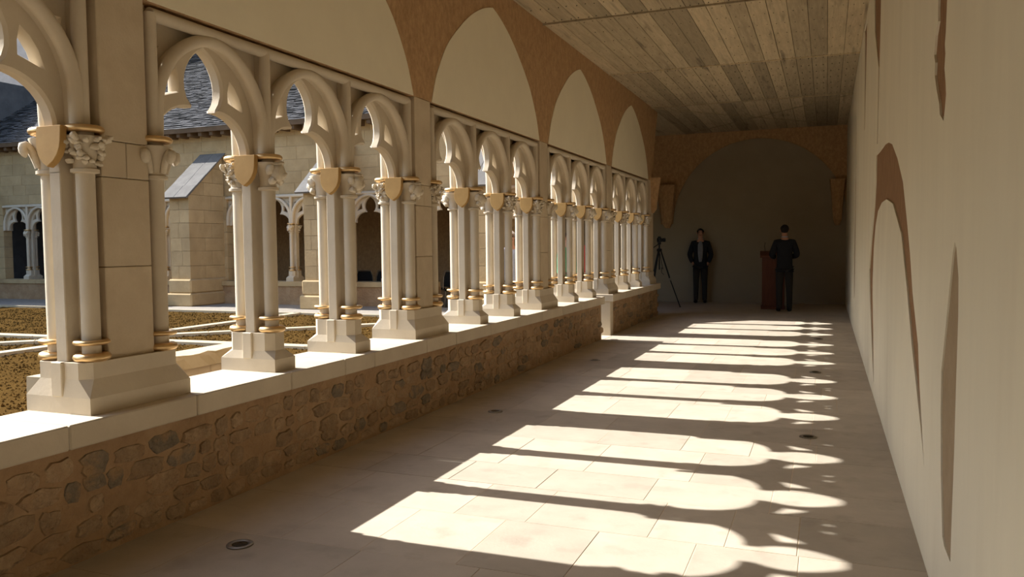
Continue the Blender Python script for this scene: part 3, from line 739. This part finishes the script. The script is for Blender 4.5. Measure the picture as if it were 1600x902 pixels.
def skin_mesh(name, V, E, Rad, m, sub=2):
    me = bpy.data.meshes.new('tmp'); me.from_pydata(V, E, []); o = bpy.data.objects.new('tmp', me); COL.objects.link(o)
    md = o.modifiers.new('skin', 'SKIN'); o.modifiers.new('sub', 'SUBSURF').levels = sub; o.modifiers['sub'].render_levels = sub
    sv_ = me.skin_vertices[0].data
    for i, q in enumerate(Rad): sv_[i].radius = q if isinstance(q, tuple) else (q, q); sv_[i].use_root = (i == 0)
    dg = bpy.context.evaluated_depsgraph_get(); nm = bpy.data.meshes.new_from_object(o.evaluated_get(dg)); nm.name = name
    bpy.data.objects.remove(o); bpy.data.meshes.remove(me)
    nm.materials.clear(); nm.materials.append(m); nm.polygons.foreach_set('use_smooth', [True]*len(nm.polygons)); return nm
def person(label, loc, face, armsL, armsR, top, bot, hair, shirt=None, glasses=False, bald=False, s=1.0, group=None, jacket=True, lean=0.0):
    """faces local +Y; armsX = (elbow, wrist, finger direction)"""
    t = thing('person', label, 'person', loc, face, group); t.scale = (s, s, s)
    def chains(grow, part):
        V = []; E = []; Q = []
        def v(p, r, par=None):
            V.append(tuple(p)); Q.append(tuple(x+grow for x in r) if isinstance(r, tuple) else r+grow)
            if par is not None: E.append((par, len(V)-1))
            return len(V)-1
        pel = v((0, 0, .96), {'body': (.125, .085), 'legs': (.142, .098), 'top': (.150, .105)}[part])
        if part in ('body', 'top'):
            if part == 'top':
                v((0, -.005, .80), (.172, .118), v((0, -.003, .88), (.168, .116), pel))
            sp = v((0, lean*.3, 1.12), (.140, .098), pel); ch = v((0, lean*.7, 1.30), (.160, .108), sp); nb = v((0, lean, 1.43), (.105, .085) if part == 'top' else (.080, .070), ch)
            if part == 'body':
                nk = v((0, lean+.012, 1.53), .052, nb); h0 = v((0, lean+.03, 1.60), (.062, .075), nk); h1 = v((0, lean+.03, 1.68), (.074, .092), h0); v((0, lean+.02, 1.755), (.052, .062), h1)
                v((0, lean+.118, 1.665), .012, h1)
            else: v((0, lean+.0, 1.505), .064, nb)
            for sx, (el, wr, fd) in ((-1, armsL), (1, armsR)):
                sh_ = v((sx*.165, lean, 1.415), .058, nb); e = v(el, .046, sh_); w = v(wr, .030 if part == 'body' else .036, e)
                if part == 'body':
                    fdv = Vector(fd).normalized(); pm = Vector(wr)+fdv*.065; pi = v(pm, (.032, .022), w)
                    side = fdv.cross(Vector((sx, .3, .2))).normalized()
                    for q, (ln_, of) in enumerate(((.085, -.026), (.095, -.009), (.09, .009), (.072, .026))):
                        a = pm+fdv*.03+side*of; bq = v(a+fdv*ln_*.45+Vector((-sx*.004, 0, 0)), .0095, pi); v(a+fdv*ln_+Vector((-sx*.018, 0, 0)), .008, bq)
                    th = v(Vector(wr)+fdv*.05+side*-.04, .011, w); v(Vector(wr)+fdv*.09+side*-.055, .009, th)
        if part in ('body', 'legs'):
            for sx in (-1, 1):
                hp = v((sx*.088, 0, .86), .088 if part == 'legs' else .078, pel); kn = v((sx*.098, .015, .48), .060, hp); an = v((sx*.10, -.015, .10), .040 if part == 'body' else .048, kn)
                if part == 'body': v((sx*.112, .11, .035), .030, v((sx*.103, 0, .04), .036, an))
                else: v((sx*.10, -.012, .055), .048, an)
        return V, E, Q
    bodyo = inst('body', skin_mesh('body', *chains(0, 'body'), MT['skin']), t)
    inst('trousers', skin_mesh('trousers', *chains(.012, 'legs'), bot), t)
    jk = inst('jacket' if jacket else 'shirt', skin_mesh('jacket', *chains(.020, 'top'), top), t)
    if shirt:
        prof = [(.03, .125, .98), (.045, .140, 1.05), (.055, .146, 1.15), (.06, .150+lean*.6, 1.28), (.055, .122+lean, 1.40), (.03, .085+lean, 1.47)]
        mb = MB(); mb.loft([[(-w, y-.02, z), (-w*.6, y, z), (0, y+.006, z), (w*.6, y, z), (w, y-.02, z), (0, y-.05, z)] for w, y, z in prof])
        mb.build('shirt_front', shirt, t, smooth=60)
    if jacket: MB().lathe(0, 0, [(.069, -.012), (.064, .010), (.056, .010), (.060, -.012)], 16).build('collar', MT['shirt'], t, (0, lean+.005, 1.535))
    for sx in (-1, 1):
        def shoe(p): return (p[0], p[1], max(p[2], .004))
        MB().sphere((sx*.108, .055, .045), .048, .135, .05, 14, 8, shoe).build('shoe', MT['shoe'], t, smooth=60)
        MB().sphere((sx*.079, lean+.025, 1.66), .012, .022, .032, 8, 6).build('ear', MT['skin'], bodyo, smooth=60)
        MB().sphere((sx*.030, lean+.108, 1.685), .011, .008, .008, 8, 6).build('eye', MT['hair_d'], bodyo, smooth=60)
    MB().tube([(-.028, lean+.106, 1.618), (0, lean+.114, 1.616), (.028, lean+.106, 1.618)], .006, 6).build('mouth', MT['lectern'], bodyo)
    def hr(p):
        n_ = .004*noise.noise(Vector(p)*30); x, y, z = p
        if y > lean+.02: z = max(z, 1.725+(y-lean-.02)*.1)
        return (x+n_, y+n_, max(z, 1.60))
    MB().sphere((0, lean+.012, 1.695), .083, .103, .092 if not bald else .080, 20, 14, hr).build('hair', hair, t, smooth=70)
    if glasses:
        g = MB()
        for sx in (-1, 1): 
            ring_ = [(sx*.033+.024*math.cos(a), lean+.125, 1.683+.018*math.sin(a)) for a in [2*math.pi*i/12 for i in range(13)]]; g.tube(ring_, .004, 6)
            g.tube([(sx*.057, lean+.122, 1.688), (sx*.082, lean+.03, 1.69)], .004, 6)
        g.tube([(-.009, lean+.125, 1.688), (.009, lean+.125, 1.688)], .004, 6); g.build('glasses', MT['black'], t)
    return t
hang = lambda sx: ((sx*.235, -.03, 1.13), (sx*.235, .02, .88), (0, .12, -1))
pock = lambda sx: ((sx*.255, -.06, 1.14), (sx*.175, .02, .95), (-sx*.5, -.1, -1))
fwd = lambda sx: ((sx*.255, .01, 1.16), (sx*.17, .24, 1.12), (-sx*.5, 1, .1))
person('man in a dark suit standing with his back turned at the lectern', (-.80, 17.30, 0), math.radians(10), fwd(-1), fwd(1), MT['suit'], MT['trouser'], MT['hair_d'], s=1.0)
person('man in dark jacket and open pale shirt facing us against the end wall', (-2.80, 19.40, 0), math.radians(188), pock(-1), pock(1), MT['suit'], MT['trouser'], MT['hair_d'], shirt=MT['shirt_w'], s=1.0, bald=True)
person('white-haired man with glasses and pale blue shirt glimpsed through the columns', (-4.48, 11.35, ZG), math.radians(-150), hang(-1), hang(1), MT['shirt'], MT['suit'], MT['hair_w'], glasses=True, jacket=False, s=.86)
person('person in a green top half hidden behind the far columns', (-4.55, 14.4, ZG+.005), math.radians(-120), hang(-1), hang(1), MT['green'], MT['trouser'], MT['hair_d'], jacket=False, s=.86)
person('person in a red top half hidden behind the far columns', (-4.22, 14.75, ZG+.005), math.radians(-100), hang(-1), hang(1), MT['red'], MT['trouser'], MT['hair_d'], jacket=False, s=.88)

# chairs in the far wing
def chair(loc, rz, label):
    t = thing('black_chair', label, 'chair', loc, rz, 'black chairs in the far wing')
    MB().box(-.22, .22, -.22, .22, .42, .47, .015).build('seat', MT['black'], t)
    rows = []
    for i in range(9):
        a = math.pi*i/8; x = -.22*math.cos(a); z = .55+.30*min(1, math.sin(a)*1.6)
        rows.append([(x, -.23, .52), (x, -.20, .52), (x, -.20, z), (x, -.23, z)])
    MB().loft(rows).build('backrest', MT['black'], t)
    MB().tube([(-.23, -.24, .47)]+[(-.23*math.cos(math.pi*i/8), -.24, .56+.31*min(1, math.sin(math.pi*i/8)*1.6)) for i in range(9)]+[(.23, -.24, .47)], .011, 6).build('back_frame', MT['steel'], t)
    for sx in (-1, 1):
        for sy in (-1, 1): MB().tube([(sx*.2, sy*.2, .43), (sx*.22, sy*.22, 0)], .011, 6).build('leg', MT['steel'], t)
for i, x in enumerate((-10.0, -9.45, -8.9, -8.35)):
    chair((x, 16.25, 0), math.radians(3-2*i), f'black chair behind the far parapet, {ORD[i]} of its row from the left')
chair((-7.55, 15.95, 0), math.radians(-20), 'black chair standing in the far doorway, left one of the pair')
chair((-7.2, 16.5, 0), math.radians(8), 'black chair standing in the far doorway, right one of the pair')
